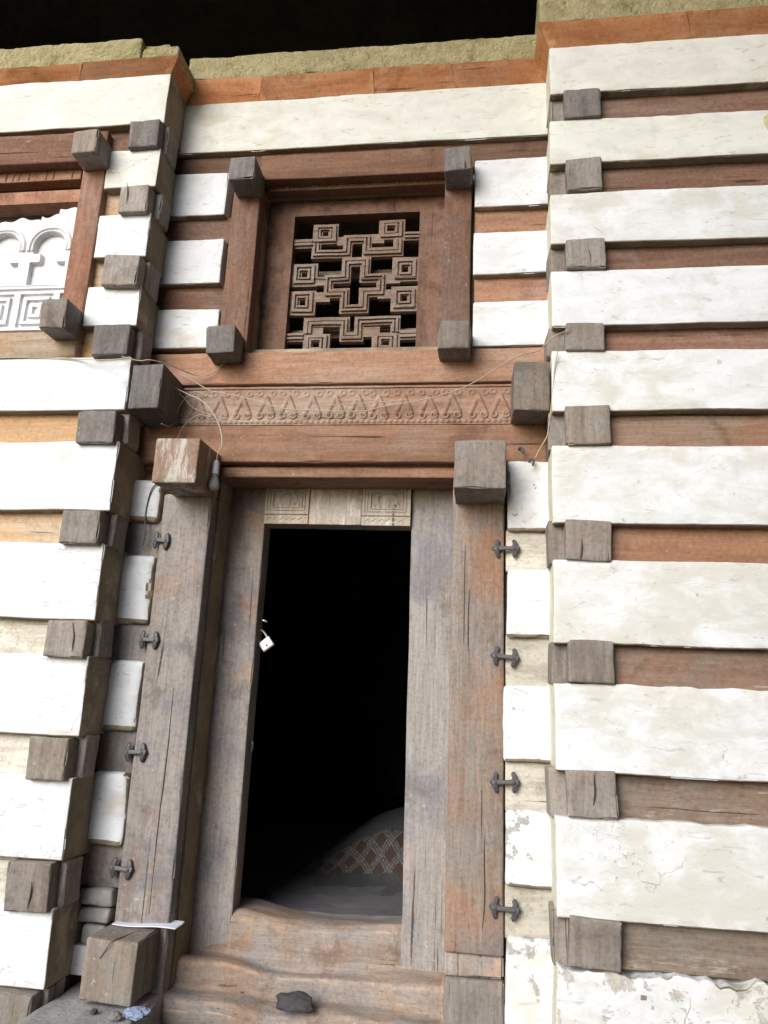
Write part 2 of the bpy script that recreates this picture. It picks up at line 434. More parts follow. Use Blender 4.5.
def wall_with_holes(xs, zs, holes, y0, y1):
    xs = sorted(set(xs)); zs = sorted(set(zs))
    L = np.ones((len(zs) - 1, len(xs) - 1), int)
    for j in range(len(zs) - 1):
        for i in range(len(xs) - 1):
            cx, cz = (xs[i] + xs[i + 1]) / 2, (zs[j] + zs[j + 1]) / 2
            for (a, b, c, d) in holes:
                if a < cx < b and c < cz < d: L[j, i] = 0
    bm = bmesh.new(); V = {}
    def v(i, j, y):
        if (i, j, y) not in V: V[(i, j, y)] = bm.verts.new((xs[i], y, zs[j]))
        return V[(i, j, y)]
    nz, nx = L.shape
    for j in range(nz):
        for i in range(nx):
            if not L[j, i]: continue
            bm.faces.new((v(i, j, y0), v(i + 1, j, y0), v(i + 1, j + 1, y0), v(i, j + 1, y0)))
            bm.faces.new((v(i, j + 1, y1), v(i + 1, j + 1, y1), v(i + 1, j, y1), v(i, j, y1)))
            for di, dj, a, b in ((1, 0, (i + 1, j), (i + 1, j + 1)), (-1, 0, (i, j + 1), (i, j)), (0, 1, (i + 1, j + 1), (i, j + 1)), (0, -1, (i, j), (i + 1, j))):
                ii, jj = i + di, j + dj
                if not (0 <= ii < nx and 0 <= jj < nz) or not L[jj, ii]:
                    bm.faces.new((v(*a, y0), v(*a, y1), v(*b, y1), v(*b, y0)))
    return bm_mesh(bm, False)

# ------------------------------------------------------------------ the church
church = thing('church_building', 'old church front with white plaster stripes between dark timber beams', 'church')

# rows of the walls: (bottom, top) of each timber course
ROWS = [(4.925, 5.110), (4.435, 4.630), (3.940, 4.105), (3.455, 3.600), (2.920, 3.110), (2.320, 2.505), (1.722, 1.905), (1.120, 1.312), (.502, .693), (-.06, .14)]
ROWS_L = [(4.890, 5.080), (4.425, 4.610), (3.935, 4.125), (3.470, 3.665), (2.950, 3.135), (2.365, 2.545), (1.760, 1.947), (1.160, 1.357), (.562, .768), (.0, .205)]
YF = -.26      # plaster face of the projecting bays
YB = -.205     # timber face of the projecting bays
TOP = 5.455

def ragged(me, z1, k=1.):
    for v in me.vertices:
        w = (v.co.z - z1 + .16) / .16
        if w > 0:
            x = v.co.x; v.co.z += min(1., w) * k * (.034 * noise.noise(Vector((x * 6, 0, z1))) + .022 * noise.noise(Vector((x * 17, 3, z1))) + .012 * noise.noise(Vector((x * 41, 3, z1))) - .004)
    me.update(); return me
def twist(me, k=1.):
    c = sum((v.co for v in me.vertices), Vector()) / len(me.vertices)
    a = [R(random.uniform(-2.4, 2.4) * k) for _ in range(3)]
    me.transform(Matrix.Translation(c) @ Matrix.Rotation(a[0], 4, 'X') @ Matrix.Rotation(a[1], 4, 'Y') @ Matrix.Rotation(a[2], 4, 'Z') @ Matrix.Translation(-c)); me.update(); return me
def tw_rbox(lo, hi, *a, **k):
    j = lambda: random.uniform(-.007, .007)
    return twist(rbox((lo[0] + j(), lo[1] + j(), lo[2] + j()), (hi[0] + j(), hi[1], hi[2] + j()), *a, **k))
def band(parent, x0, x1, z0, z1, yf, yb, mat, amp=.006, chip=.012, fine=.0015, cell=.045, r=.007, mats=None, label=None, name='plaster_band', freq=2.6):
    return obj(name, rbox((x0, yf, z0), (x1, yb, z1), r, cell, amp, freq, chip, 9., fine, mats), mat, parent, label)

# ---- right projecting bay
core_r = obj('wall_bay', rbox((.455, -.15, -.5), (2.9, .9, 5.44), .01, .5, 0), 'mud', church, 'projecting bay with long unbroken white bands')
zs = [TOP] + [z for lo, hi in ROWS for z in (hi, lo)] + [-.45]
side_r = lambda n, c: 2 if n.z < -.2 else 1 if n.x < -.6 else 0  # downward faces get the mud brown as painted shade
MAT_R = ['plaster_cream', 'plaster_cream', 'plaster_worn', 'plaster', 'plaster_worn', 'plaster_worn', 'plaster_worn', 'plaster_worn', 'plaster_worn', 'plaster_ragged', 'plaster_ragged']
for i in range(len(ROWS) + 1):
    z1, z0 = zs[2 * i], zs[2 * i + 1]
    rag = i >= 9
    lbl = 'flaking whitewashed band with a ragged upper edge' if i == 9 else 'deep cream plaster band under the eaves' if i == 0 else None
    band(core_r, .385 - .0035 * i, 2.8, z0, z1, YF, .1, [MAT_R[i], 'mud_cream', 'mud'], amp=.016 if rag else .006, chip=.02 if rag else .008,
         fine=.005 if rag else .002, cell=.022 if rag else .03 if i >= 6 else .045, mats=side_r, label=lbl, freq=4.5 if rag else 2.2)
    if i >= 7: ragged(core_r.children[-1].data, z1, 1. if i == 9 else .3)
BM_R = ['beam_brown', 'beam_brown', 'beam_brown', 'beam_brown', 'beam_orange', 'beam_orange', 'beam_mixed', 'beam_mixed', 'beam_mixed', 'beam_mixed']
HD_R = ['head_dark', 'head', 'head', 'head', 'head_v', 'head', 'head', 'head', 'head', 'head']
for i, (lo, hi) in enumerate(ROWS):
    j = random.uniform(-.006, .006)
    obj('timber_beam', rbox((.44, YB + .006 * (i % 2), lo - .012), (2.78, .0, hi + .012), .01, .07, .004, 3., .006), BM_R[i], core_r)
    x0 = (.470, .470, .458, .446, .434, .425, .425, .413, .411, .41)[i]; x1 = (.672, .674, .668, .650, .660, .648, .646, .634, .634, .63)[i]
    obj('beam_head', tw_rbox((x0, -.282 + j, lo + .002), (x1, -.1, hi + .018), .009, .03, .005, 6., .016), HD_R[i], core_r)
    xr = (.405, .40, .385, .362, .368, .366, .364, .35, .354, .35)[i]
    obj('beam_head', tw_rbox((xr - .014, -.205, lo - .012), (x0 + .03, -.04, hi + .022), .009, .03, .005, 6., .016), 'head', core_r)
obj('paint_mark', rbox((1.558, -.268, 4.77), (1.68, -.245, 4.93), .05, .02, .016, 12., .02), 'yellow', core_r, 'yellow daub on the white plaster band')  # small raised yellow patch on the plaster face

# ---- left projecting bay
core_l = obj('wall_bay', rbox((-4.6, -.02, -.5), (-2.07, .9, 5.44), .01, .5, 0), 'mud', church, 'projecting bay holding a white carved window')
zl = [TOP] + [z for lo, hi in ROWS_L for z in (hi, lo)] + [-.45]
side_l = lambda n, c: 1 if n.x > .6 or n.z < -.2 else 0  # return side is bare mud; on undersides the brown is painted shade
under = lambda n, c: 1 if n.z < -.2 else 0  # underside shade put in as mud colour
for i in range(len(ROWS_L) + 1):
    z1, z0 = zl[2 * i], zl[2 * i + 1]
    x0 = -2.345 if 1 <= i <= 3 else -4.5
    mm = 'plaster_cream' if i <= 1 else 'plaster'
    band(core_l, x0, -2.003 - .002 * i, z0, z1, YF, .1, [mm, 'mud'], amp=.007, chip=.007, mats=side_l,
         label='short white plaster block at the bay corner' if i == 2 else None)
BM_L = ['frame', 'beam_tan', 'beam_tan', 'beam_tan', 'beam_tan', 'beam_tan', 'beam_pale', 'beam_pale', 'beam_pale', 'beam_mixed']
HD_L = ['head_dark', 'head', 'head', 'head_dark', 'head_dark', 'head', 'head', 'head_v', 'head', 'head']
for i, (lo, hi) in enumerate(ROWS_L):
    xb = -2.37 if 1 <= i <= 3 else -4.5
    obj('timber_beam', rbox((xb, YB, lo - .012), (-2.062, .05, hi + .012), .01, .07, .004, 3., .006), BM_L[i], core_l)
    k = -.003 * i
    obj('beam_head', tw_rbox((-2.212 + k - .03 * (i > 1), -.305, lo - .016), (-2.018 + k, -.1, hi - .008), .009, .03, .005, 6., .016), HD_L[i], core_l,
        'split grey beam end' if i == 6 else None)
    obj('beam_head', tw_rbox((-2.12, -.212 + random.uniform(-.01, .01), lo - .004), (-1.985 + k, -.06, hi + .004), .009, .03, .005, 6., .016), 'head', core_l)

def split(parent, pts):
    bm = bmesh.new(); P = smooth_pts(pts, 6); n = len(P)
    tube(bm, [p + noise.noise_vector(p * 13) * .004 for p in P], [.001 + .0026 * math.sin(math.pi * min(.92, k / (n - 1))) for k in range(n)], 6)
    obj('split_crack', bm_mesh(bm), 'black_cable', parent)
for i, (a, b_, c, d_) in enumerate([(.48, .0, .55, .62), (.3, .2, .36, 1.), (.7, .1, .62, .8), (.2, .0, .3, .45), (.55, .4, .5, 1.), (.18, .0, .24, .55), (.6, .1, .7, .9), (.35, .3, .4, 1.), (.5, .0, .45, .6)]):
    lo, hi = ROWS[i]; h = hi - lo
    if i in (2, 5, 7): split(core_r, [(.46 + .18 * a, -.2835, lo + h * b_), (.46 + .18 * (a + c) / 2 + .006, -.2835, lo + h * (b_ + d_) / 2), (.46 + .18 * c, -.2835, lo + h * d_)])
    lo, hi = ROWS_L[i]; h = hi - lo
    if i in (1, 6, 8): split(core_l, [(-2.22 + .18 * c, -.3065, lo + h * b_), (-2.22 + .18 * (a + c) / 2 + .006, -.3065, lo + h * (b_ + d_) / 2), (-2.22 + .18 * a, -.3065, lo + h * d_)])
# ---- recessed middle bay
core_m = obj('wall_bay', wall_with_holes([-2.3, -1.70, -1.53, -1.42, -.24, -.155, -.05, .7], [-.5, -.3, 2.86, 3.68, 4.81, 5.44],
             [(-1.53, -.155, -.3, 2.86), (-1.42, -.24, 3.68, 4.81)], .1, .9), 'mud', church, 'recessed middle bay with the lattice window and the doorway')
ROWS_M = [(4.897, 5.058), (4.375, 4.550), (3.908, 4.087)]
ROWS_ML = [(4.897, 5.066), (4.402, 4.576), (3.908, 4.084)]
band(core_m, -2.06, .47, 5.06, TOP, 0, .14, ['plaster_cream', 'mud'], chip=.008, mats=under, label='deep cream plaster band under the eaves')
for k in range(3):
    zt = ROWS_M[k][0]; zb = ROWS_M[k + 1][1] if k < 2 else 3.618
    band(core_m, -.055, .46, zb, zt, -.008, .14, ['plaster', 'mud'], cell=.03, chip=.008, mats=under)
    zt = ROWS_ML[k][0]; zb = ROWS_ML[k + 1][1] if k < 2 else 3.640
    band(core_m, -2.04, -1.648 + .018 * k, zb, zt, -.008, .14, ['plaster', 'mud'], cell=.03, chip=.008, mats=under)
for k, (lo, hi) in enumerate(ROWS_M):
    if k == 0:
        obj('timber_beam', rbox((-2.05, .04, lo - .015), (.46, .13, hi + .015), .01, .07, .004, 3., .006), 'frame', core_m)
    else:
        obj('timber_beam', rbox((-.052, .034, lo - .015), (.46, .13, hi + .015), .01, .06, .004, 3., .006), 'lintel', core_m)
        lo, hi = ROWS_ML[k]
        obj('timber_beam', rbox((-2.05, .034, lo - .015), (-1.607, .13, hi + .015), .01, .06, .004, 3., .006), 'frame', core_m)

# patches beside the door, right: plaster blocks and pale timbers in turn
PR = [(2.915, 2.517, .145, 'plaster_chip'), (2.308, 1.951, .148, 'plaster'), (1.704, 1.327, .13, 'plaster_chip'), (1.100, .752, .14, 'plaster_chip'), (.532, -.1, .142, 'plaster_chip')]
for k, (zt, zb, x0, mt) in enumerate(PR):
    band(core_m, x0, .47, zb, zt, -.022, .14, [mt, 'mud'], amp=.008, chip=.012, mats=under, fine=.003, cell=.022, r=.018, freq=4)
for k, (zb, zt) in enumerate([(2.30, 2.53), (1.69, 1.965), (1.09, 1.34), (.52, .765)]):
    obj('timber_beam', rbox((.138, .012, zb), (.46, .13, zt), .008, .05, .004, 3., .006), 'beam_pale', core_m)
# left: narrow plaster blocks against the door post
for k, (zt, zb, x0, x1) in enumerate([(2.80, 2.545, -2.05, -1.846), (2.352, 1.958, -2.05, -1.838), (1.758, 1.378, -2.05, -1.83), (1.176, .805, -2.05, -1.832)]):
    band(core_m, x0, x1, zb, zt, -.022, .14, ['plaster', 'mud'], amp=.010, chip=.012, mats=lambda n, c: 1 if n.x > .7 or n.z < -.2 else 0, fine=.003, cell=.022, r=.03, freq=4)  # mud on the side edge; underside brown is painted shade
for k, (zb, zt) in enumerate([(2.33, 2.57), (1.74, 1.98), (1.16, 1.40), (.60, .83)]):
    obj('timber_beam', rbox((-2.05, .022, zb), (-1.834, .13, zt), .008, .05, .004, 3., .006), 'post', core_m)
for (x0, x1, z0, z1) in [(-2.03, -1.85, .515, .600), (-2.03, -1.86, .435, .508), (-1.99, -1.875, .34, .43)]:
    obj('wall_stone', rbox((x0, -.015, z0), (x1, .13, z1), .02, .025, .012, 9., .01, 10, .004), 'ledge', core_m)
band(core_m, -2.05, -1.86, .20, .335, -.02, .13, 'plaster', cell=.03)

# ---- eaves: a coved board under a mossy earth edge
def cove(parent, p0, p1, q0, q1, zt, inward, step):
    """boards from the wall line p0-p1 leaning out to q0-q1"""
    L_ = math.dist(p0, p1); n = max(1, round(L_ / step)); cuts = [0] + [(k + random.uniform(-.18, .18)) / n for k in range(1, n)] + [1]
    for a, b in zip(cuts[:-1], cuts[1:]):
        g = .0012 / L_; a2 = a + (g if a > 0 else 0); b2 = b - (g if b < 1 else 0); dz = random.uniform(-.005, .005)
        m = max(2, int(L_ * (b - a) / .06)); rows = []
        bm = bmesh.new()
        for k in range(m + 1):
            t = a2 + (b2 - a2) * k / m
            P = Vector((p0[0] + (p1[0] - p0[0]) * t, p0[1] + (p1[1] - p0[1]) * t, 5.452)); Q = Vector((q0[0] + (q1[0] - q0[0]) * t, q0[1] + (q1[1] - q0[1]) * t, zt + dz))
            I = Vector((inward[0], inward[1], 0)) * .05; w = noise.noise_vector(Q * 4.) * .005
            M_ = (P + Q) / 2 + w * .5
            rows.append([bm.verts.new(v) for v in (P + I * .05, M_, Q + w, Q + w + I + Vector((0, 0, .004)), P + I)])
        for r0, r1 in zip(rows[:-1], rows[1:]):
            for k in range(5): bm.faces.new((r0[k], r0[(k + 1) % 5], r1[(k + 1) % 5], r1[k]))
        bm.faces.new(rows[0]); bm.faces.new(rows[-1][::-1])
        obj('cornice_board', bm_mesh(bm), 'soffit', parent)
D = .07
cove(core_l, (-4.6, -.26), (-2.003, -.26), (-4.6, -.26 - D), (-2.003 + D, -.26 - D), 5.520, (0, 1), .62)
cove(core_l, (-2.003, -.26), (-2.003, .0), (-2.003 + D, -.26 - D), (-2.003 + D, -D), 5.522, (-1, 0), .9)
cove(core_m, (-2.003, .0), (.385, .0), (-2.003 + D, -D), (.385 - D, -D), 5.582, (0, 1), .55)
cove(core_r, (.385, .0), (.385, -.26), (.385 - D, -D), (.385 - D, -.26 - D), 5.572, (1, 0), .9)
cove(core_r, (.385, -.26), (2.9, -.26), (.385 - D, -.26 - D), (2.9, -.26 - D), 5.572, (0, 1), .75)
def moss(parent, lo, hi, amp=.010):
    obj('roof_edge', rbox(lo, hi, .016, .03, amp * .6, 3.5, .022, 6., .0035), 'moss', parent)
moss(core_l, (-4.6, -.322, 5.514), (-2.20, .2, 5.70)); moss(core_l, (-2.19, -.324, 5.514), (-1.94, .05, 5.612))
moss(core_l, (-2.34, -.27, 5.60), (-2.03, .1, 5.695), .015)
moss(core_m, (-1.99, -.066, 5.578), (.36, .3, 5.775))
moss(core_r, (.325, -.322, 5.568), (2.9, .2, 5.93))

# ---- the lattice window
win = obj('lattice_window', wall_with_holes([-1.425, -1.242, -.408, -.235], [3.69, 3.70, 4.695, 4.82], [(-1.242, -.408, 3.70, 4.695)], .20, .29), 'frame_v', church,
          'brown timber window with a pierced geometric lattice')
obj('window_post', rbox((-1.605, .0, 3.60), (-1.42, .30, 4.86), .008, .06, .003, 3., .006), 'frame_v', win)
obj('window_post', rbox((-.24, .0, 3.60), (-.072, .30, 4.86), .008, .06, .003, 3., .006), 'frame_v', win)
obj('window_rail', rbox((-1.44, -.002, 4.828), (-.20, .14, 5.015), .010, .06, .003, 3., .006), 'frame', win)
bm = bmesh.new()
rail = rbox((-1.42, .075, 4.800), (-.24, .16, 4.90), .006, .06, .002, 3.)
dr = obj('notched_rail', rail, 'frame', win)
for g in range(6):
    gx = -1.285 + g * .178
    for k in range(4):
        dx = k * .026; sl = (.010 if g % 2 else -.006) + (.018 if k == 0 and g in (0, 2) else 0)
        bm = bmesh.new(); tube(bm, [(gx + dx + sl, .0745, 4.812), (gx + dx, .0742, 4.878)], .0045, 6, .6); obj('notch_mark', bm_mesh(bm), 'lattice', win)
for nm, x0, x1, z0, z1, y0, mt in [('corner_block', -1.572, -1.405, 4.705, 4.868, -.18, 'head_dark'), ('corner_block', -.233, -.072, 4.695, 4.862, -.18, 'head_dark'),
                                ('corner_block', -1.606, -1.434, 3.530, 3.706, -.18, 'head_dark'), ('corner_block', -.243, -.064, 3.522, 3.70, -.18, 'head')]:
    obj(nm, tw_rbox((x0, y0, z0), (x1, .03, z1), .009, .03, .005, 6., .016), mt, win)

def band_cells(L, path, hw, lev, nx, nz):
    for (u0, v0), (u1, v1) in zip(path[:-1], path[1:]):
        hv = hw * .834 / .985
        a0, a1 = min(u0, u1) - hw, max(u0, u1) + hw; b0, b1 = min(v0, v1) - hv, max(v0, v1) + hv
        if (u0, v0) == path[0] and u0 <= 0: a0 = 0
        i0, i1 = max(0, round(a0 * nx)), min(nx, round(a1 * nx)); j0, j1 = max(0, round((1 - b1) * nz)), min(nz, round((1 - b0) * nz))
        L[j0:j1, i0:i1] = np.maximum(L[j0:j1, i0:i1], lev)
def square(L, u0, u1, v0, v1, nx, nz):
    w, h = u1 - u0, v1 - v0
    for s, lev in ((0, 1), (.09, 2), (.21, 1), (.27, 2), (.34, 1), (.38, 0)):
        i0, i1 = round((u0 + w * s) * nx), round((u1 - w * s) * nx); j0, j1 = round((1 - v1 + h * s) * nz), round((1 - v0 - h * s) * nz)
        L[max(0, j0):j1, max(0, i0):i1] = lev
nx, nz = 136, 160
L = np.zeros((nz, nx), int)
top = [(0, .185), (.185, .185), (.185, .270), (.435, .270), (.435, .165), (.590, .165), (.590, .265), (.835, .265), (.835, .158), (1, .158)]
bot = [(0, .870), (.165, .870), (.165, .765), (.450, .765), (.450, .872), (.560, .872), (.560, .762), (.838, .762), (.838, .865), (1, .865)]
cross = [(.435, .335), (.585, .335), (.585, .455), (.715, .455), (.715, .560), (.585, .560), (.585, .675), (.435, .675), (.435, .560), (.300, .560), (.300, .455), (.435, .455), (.435, .335)]
extra = [[(.38, .175), (.44, .175)], [(.60, .165), (.68, .165)], [(.22, .47), (.30, .47)], [(.22, .585), (.28, .585)], [(.73, .465), (.82, .465)], [(.73, .575), (.82, .575)],
         [(.185, .84), (.24, .84)], [(.62, .84), (.68, .84)]]
for p in (top, bot, cross, *extra): band_cells(L, p, .038, 1, nx, nz)
for p in (top, bot, cross): band_cells(L, p, .023, 2, nx, nz)
for p in (top, bot, cross): band_cells(L, p, .006, 3, nx, nz)
L[L == 3] = 1
for (a, b, c, d) in [(.145, .355, .045, .195), (.675, .880, .03, .175), (.0, .205, .335, .505), (.0, .205, .535, .710), (.795, 1., .315, .490), (.795, 1., .525, .700), (.13, .335, .850, 1.), (.665, .875, .848, .995)]:
    square(L, a, b, c, d, nx, nz)
obj('lattice_panel', cells(L, -1.242, -.408, 3.700, 4.695, {1: .236, 2: .220}, .275), 'lattice', win)
for (x0, x1, z0, z1) in [(-1.25, -.40, 4.30, 4.36), (-1.25, -.40, 3.87, 3.93)]:
    yy = .33 if x1 - x0 > .3 else .375
    obj('lattice_bar', rbox((x0, yy, z0), (x1, yy + .04, z1), .004, .08, .002, 3.), 'lattice', win)

# ---- the white carved window
wl = obj('carved_window', wall_with_holes([-3.9, -3.62, -2.56, -2.42], [3.60, 3.69, 4.60, 4.69], [(-3.62, -2.56, 3.69, 4.60)], -.17, -.05), 'post_red', church,
         'window filled by a white carved panel with round arches')
obj('window_post', rbox((-2.503, YF, 3.58), (-2.352, -.02, 4.845), .008, .06, .003, 3., .006), 'post_red', wl)
obj('window_post', rbox((-3.80, YF, 3.58), (-3.61, -.02, 4.845), .008, .06, .003, 3., .006), 'post_red', wl)
obj('window_rail', rbox((-3.85, YF - .004, 4.825), (-2.37, -.1, 5.045), .010, .06, .003, 3., .006), 'frame', wl)
nr = obj('notched_rail', rbox((-3.62, -.185, 4.755), (-2.56, -.1, 4.90), .006, .06, .002, 3.), 'lintel', wl)
for gx in (-3.5, -3.33, -3.08, -3.03, -2.99, -2.92, -2.80, -2.75, -2.62):
    bm = bmesh.new(); tube(bm, [(gx, -.187, 4.765), (gx + .004, -.187, 4.832)], .005, 6, .7); obj('notch_mark', bm_mesh(bm), 'frame', wl)
obj('window_sill', rbox((-3.9, YF - .003, 3.475), (-2.36, -.02, 3.640), .010, .06, .003, 3., .006), 'beam_tan', wl)
for x0, x1, z0, z1, mt in [(-2.505, -2.33, 4.748, 4.920, 'head_v'), (-2.515, -2.347, 3.585, 3.758, 'head_v'), (-3.84, -3.67, 4.75, 4.92, 'head_v'), (-3.84, -3.67, 3.585, 3.758, 'head_v')]:
    obj('corner_block', tw_rbox((x0, -.42, z0), (x1, -.22, z1), .009, .03, .005, 6., .016), mt, wl)
# carved panel as a relief: two arches per bay with bracket capitals over a key-pattern dado
nx, nz = 270, 225
gx = np.linspace(-3.62, -2.49, nx)[None, :].repeat(nz, 0); gz = np.linspace(3.69, 4.555, nz)[:, None].repeat(nx, 1)
H = np.full((nz, nx), .030)
def sm(d, w=.004): return np.clip(.5 - d / w, 0, 1)
H[:] = .055; INS = []
for cx in (-2.708, -3.020, -3.332):
    dx = gx - cx; dz = gz - 4.285
    rr_ = np.sqrt(dx ** 2 + np.maximum(dz, 0) ** 2)
    arch = np.where(dz > 0, rr_ - .103, np.abs(dx) - np.where(dz > -.09, .103, .118))
    neck = (np.abs(dz + .075) < .03) & (np.abs(dx) > .055)
    inside = (arch < 0) & (gz > 4.02) & ~neck
    ring1 = np.where(dz > -.03, np.abs(rr_ - .138), 9); ring2 = np.where(dz > -.03, np.abs(rr_ - .114), 9)
    INS.append(inside)
    H = np.maximum(H, .055 + .014 * sm(ring1 - .010)); H = np.maximum(H, .055 + .010 * sm(ring2 - .006))
for q in INS: H = np.where(q, .022, H)
H = np.where(np.abs(gz - 3.99) < .010, .070, H)
H = np.where(np.abs(gz - 4.012) < .005, .062, H)
t = .26
for k in range(-2, 5):
    bx = -2.60 - k * t
    for q, o in ((0, 0.), (1, .045), (2, .09)):
        rx = np.abs(gx - bx + .13) - (.118 - o); rz = np.abs(gz - 3.835) - (.125 - o)
        d = np.maximum(rx, rz)
        H = np.where((np.abs(d) < .012) & (gz < 3.965), .068, H)
H = np.where((gz < 3.965) & (H < .06), .050, H)
edge = 4.52 + .02 * np.sin(gx * 21) + .012 * np.sin(gx * 53) + np.where(gx > -2.66, .05, 0) + np.where(gx < -2.76, -.035, 0)
# broken upper edge: clip the grid rows to the wandering edge
me = relief(H, -3.62, -2.49, 3.69, 4.555, -.105, .03, .001)
k = 0
for v in me.vertices:
    e = 4.515 + .012 * math.sin(v.co.x * 21) + .008 * math.sin(v.co.x * 53) + (.035 if v.co.x > -2.68 else 0) - (.03 if v.co.x < -2.80 else 0)
    if v.co.z > 4.40: v.co.z = 4.40 + (v.co.z - 4.40) * (e - 4.40) / .155
me.update()
obj('carved_panel', me, 'whitepanel', wl)

# ---- the doorway
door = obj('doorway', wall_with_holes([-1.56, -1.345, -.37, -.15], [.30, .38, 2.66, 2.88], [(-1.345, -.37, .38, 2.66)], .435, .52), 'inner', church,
           'tall open doorway framed by weathered timber posts')
obj('door_post', rbox((-1.832, .0, -.30), (-1.542, .46, 2.72), .010, .06, .004, 2.2, .010, 8), 'post', door)
obj('door_post', rbox((-.150, .0, .442), (.131, .46, 2.70), .010, .06, .004, 2.2, .008, 8), 'post_orange', door)
obj('post_foot', rbox((-.150, .012, .338), (.131, .40, .440), .012, .05, .004, 3., .012), 'post_orange', door)
obj('post_foot', rbox((-.150, -.006, -.30), (.133, .40, .333), .012, .05, .004, 3., .012), 'head', door)
tap = lambda p: Vector((p.x + (2.6 - p.z) * .008 if p.x > -.42 and p.x < -.39 else p.x, p.y, p.z))
obj('door_jamb', rbox((-1.60, .30, .25), (-1.306, .44, 2.872), .008, .05, .004, 2.4, .008, 8), 'post', door)
obj('door_jamb', rbox((-.406, .30, .25), (-.12, .44, 2.872), .012, .05, .004, 2.4, .010, 8, taper=lambda p: Vector((p.x + (2.6 - p.z) * .008, p.y, p.z))), 'post', door)
def panel_relief(x0, x1, z0, z1, y):
    nx, nz = 84, 76
    X = np.linspace(0, 1, nx)[None, :].repeat(nz, 0); Z = np.linspace(0, 1, nz)[:, None].repeat(nx, 1)
    H = np.full((nz, nx), .014)
    d = np.minimum(np.minimum(X, 1 - X), np.minimum((Z - .24) / 1.0, 1 - Z))
    H = np.where((d > .06) & (d < .085), .008, H); H = np.where((d > .12) & (d < .15), .008, H)
    ins = (d > .19)
    cx = np.abs(X - .5); q = np.sqrt(cx ** 2 + (Z - .60) ** 2)
    H = np.where(ins, .004, H)
    ar = np.abs(q - .20) < .03; H = np.where(ins & ar & (Z > .5), .011, H)
    sp = np.abs(np.sqrt((cx - .20) ** 2 + (Z - .48) ** 2) - .055) < .022; H = np.where(ins & sp, .011, H)
    lf = np.sqrt((cx / .07) ** 2 + ((Z - .58) / .16) ** 2) < 1; H = np.where(ins & lf, .010, H)
    H = np.where((np.abs(Z - .22) < .012), .004, H)
    zig = np.abs(((X * 7) % 1) - .5) * .14 + .05
    H = np.where((np.abs(Z - zig - .02) < .018) & (X > .08) & (X < .92), .009, H)
    return relief(H, x0, x1, z0, z1, y, .12, .002)
obj('carved_panel', panel_relief(-1.304, -1.032, 2.612, 2.868, .285), 'panel', door)
obj('carved_panel', panel_relief(-.704, -.412, 2.608, 2.862, .285), 'panel', door)
obj('head_board', rbox((-1.030, .280, 2.612), (-.706, .42, 2.866), .006, .05, .003, 3., .006), 'panel', door)
# boards over the door
obj('lintel_board', rbox((-2.05, -.004, 3.402), (.46, .30, 3.612), .010, .06, .003, 2.5, .008), 'lintel', door)
obj('lintel_board', rbox((-2.05, -.004, 2.912), (.365, .42, 3.142), .012, .06, .003, 2.5, .008), 'lintel', door)
obj('lintel_board', rbox((-1.545, .045, 2.834), (-.13, .42, 2.898), .010, .05, .003, 2.5, .006), 'lintel', door)
obj('lintel_back', rbox((-2.05, .06, 2.88), (.46, .42, 3.42), .01, .2, 0), 'frame', door)
obj('lintel_board', rbox((-2.05, .03, 2.57), (-1.85, .12, 2.92), .01, .06, .003, 2.5, .006), 'post', door) if False else None
# carved frieze: triangles on curled feet, volutes above
nx, nz = 660, 84
fx0, fx1, fz0, fz1 = -2.0, .20, 3.150, 3.388
X = np.linspace(fx0, fx1, nx)[None, :].repeat(nz, 0); Z = np.linspace(fz0, fz1, nz)[:, None].repeat(nx, 1)
H = np.full((nz, nx), .006)
def seg_d(px, pz, a, b):
    ax, az = a; bx, bz = b; dx, dz = bx - ax, bz - az
    t = np.clip(((px - ax) * dx + (pz - az) * dz) / (dx * dx + dz * dz), 0, 1)
    return np.sqrt((px - ax - t * dx) ** 2 + (pz - az - t * dz) ** 2)
def ridge(d, w, h): return .006 + .78 * h * np.clip(1 - (d / w) ** 2, 0, 1) ** .5
rs = random.Random(3)
TX = [-1.975, -1.835, -1.693, -1.556, -1.414, -1.27, -1.134, -.989, -.849, -.716, -.593, -.447, -.303, -.169, -.018, .106]
for i, cx in enumerate(TX):
    m = np.abs(X[0] - cx) < .13
    x = X[:, m] - cx; z = Z[:, m] - fz0 + rs.uniform(-.004, .004); h = H[:, m]
    for s in (-1, 1):
        h = np.maximum(h, ridge(seg_d(x, z, (0, .168), (s * .044, .066)), .016, .018))
        q = np.sqrt((x - s * .034) ** 2 + (z - .054) ** 2)
        h = np.maximum(h, ridge(np.abs(q - .017), .008, .012)); h = np.maximum(h, ridge(q, .006, .010))
        # stems leaning outwards with volutes at the top
        q = np.sqrt((x - s * .040) ** 2 + (z - .196) ** 2)
        h = np.maximum(h, ridge(np.abs(q - .015), .007, .006))
    h = np.maximum(h, ridge(seg_d(x, z, (0, .140), (0, .080)), .024, .009))
    H[:, m] = h
zz = Z - fz0
H = np.maximum(H, np.where(zz > .225, .014, 0)); H = np.maximum(H, ridge(np.abs(zz - .018), .012, .008 + .004 * np.sin(X * 190)))
H += .0015 * np.sin(X * 37 + Z * 51) * np.sin(Z * 83)
obj('carved_frieze', relief(H, fx0, fx1, fz0, fz1, .022, .04, .003), 'frieze', door, 'carved timber frieze of triangles and curled volutes')
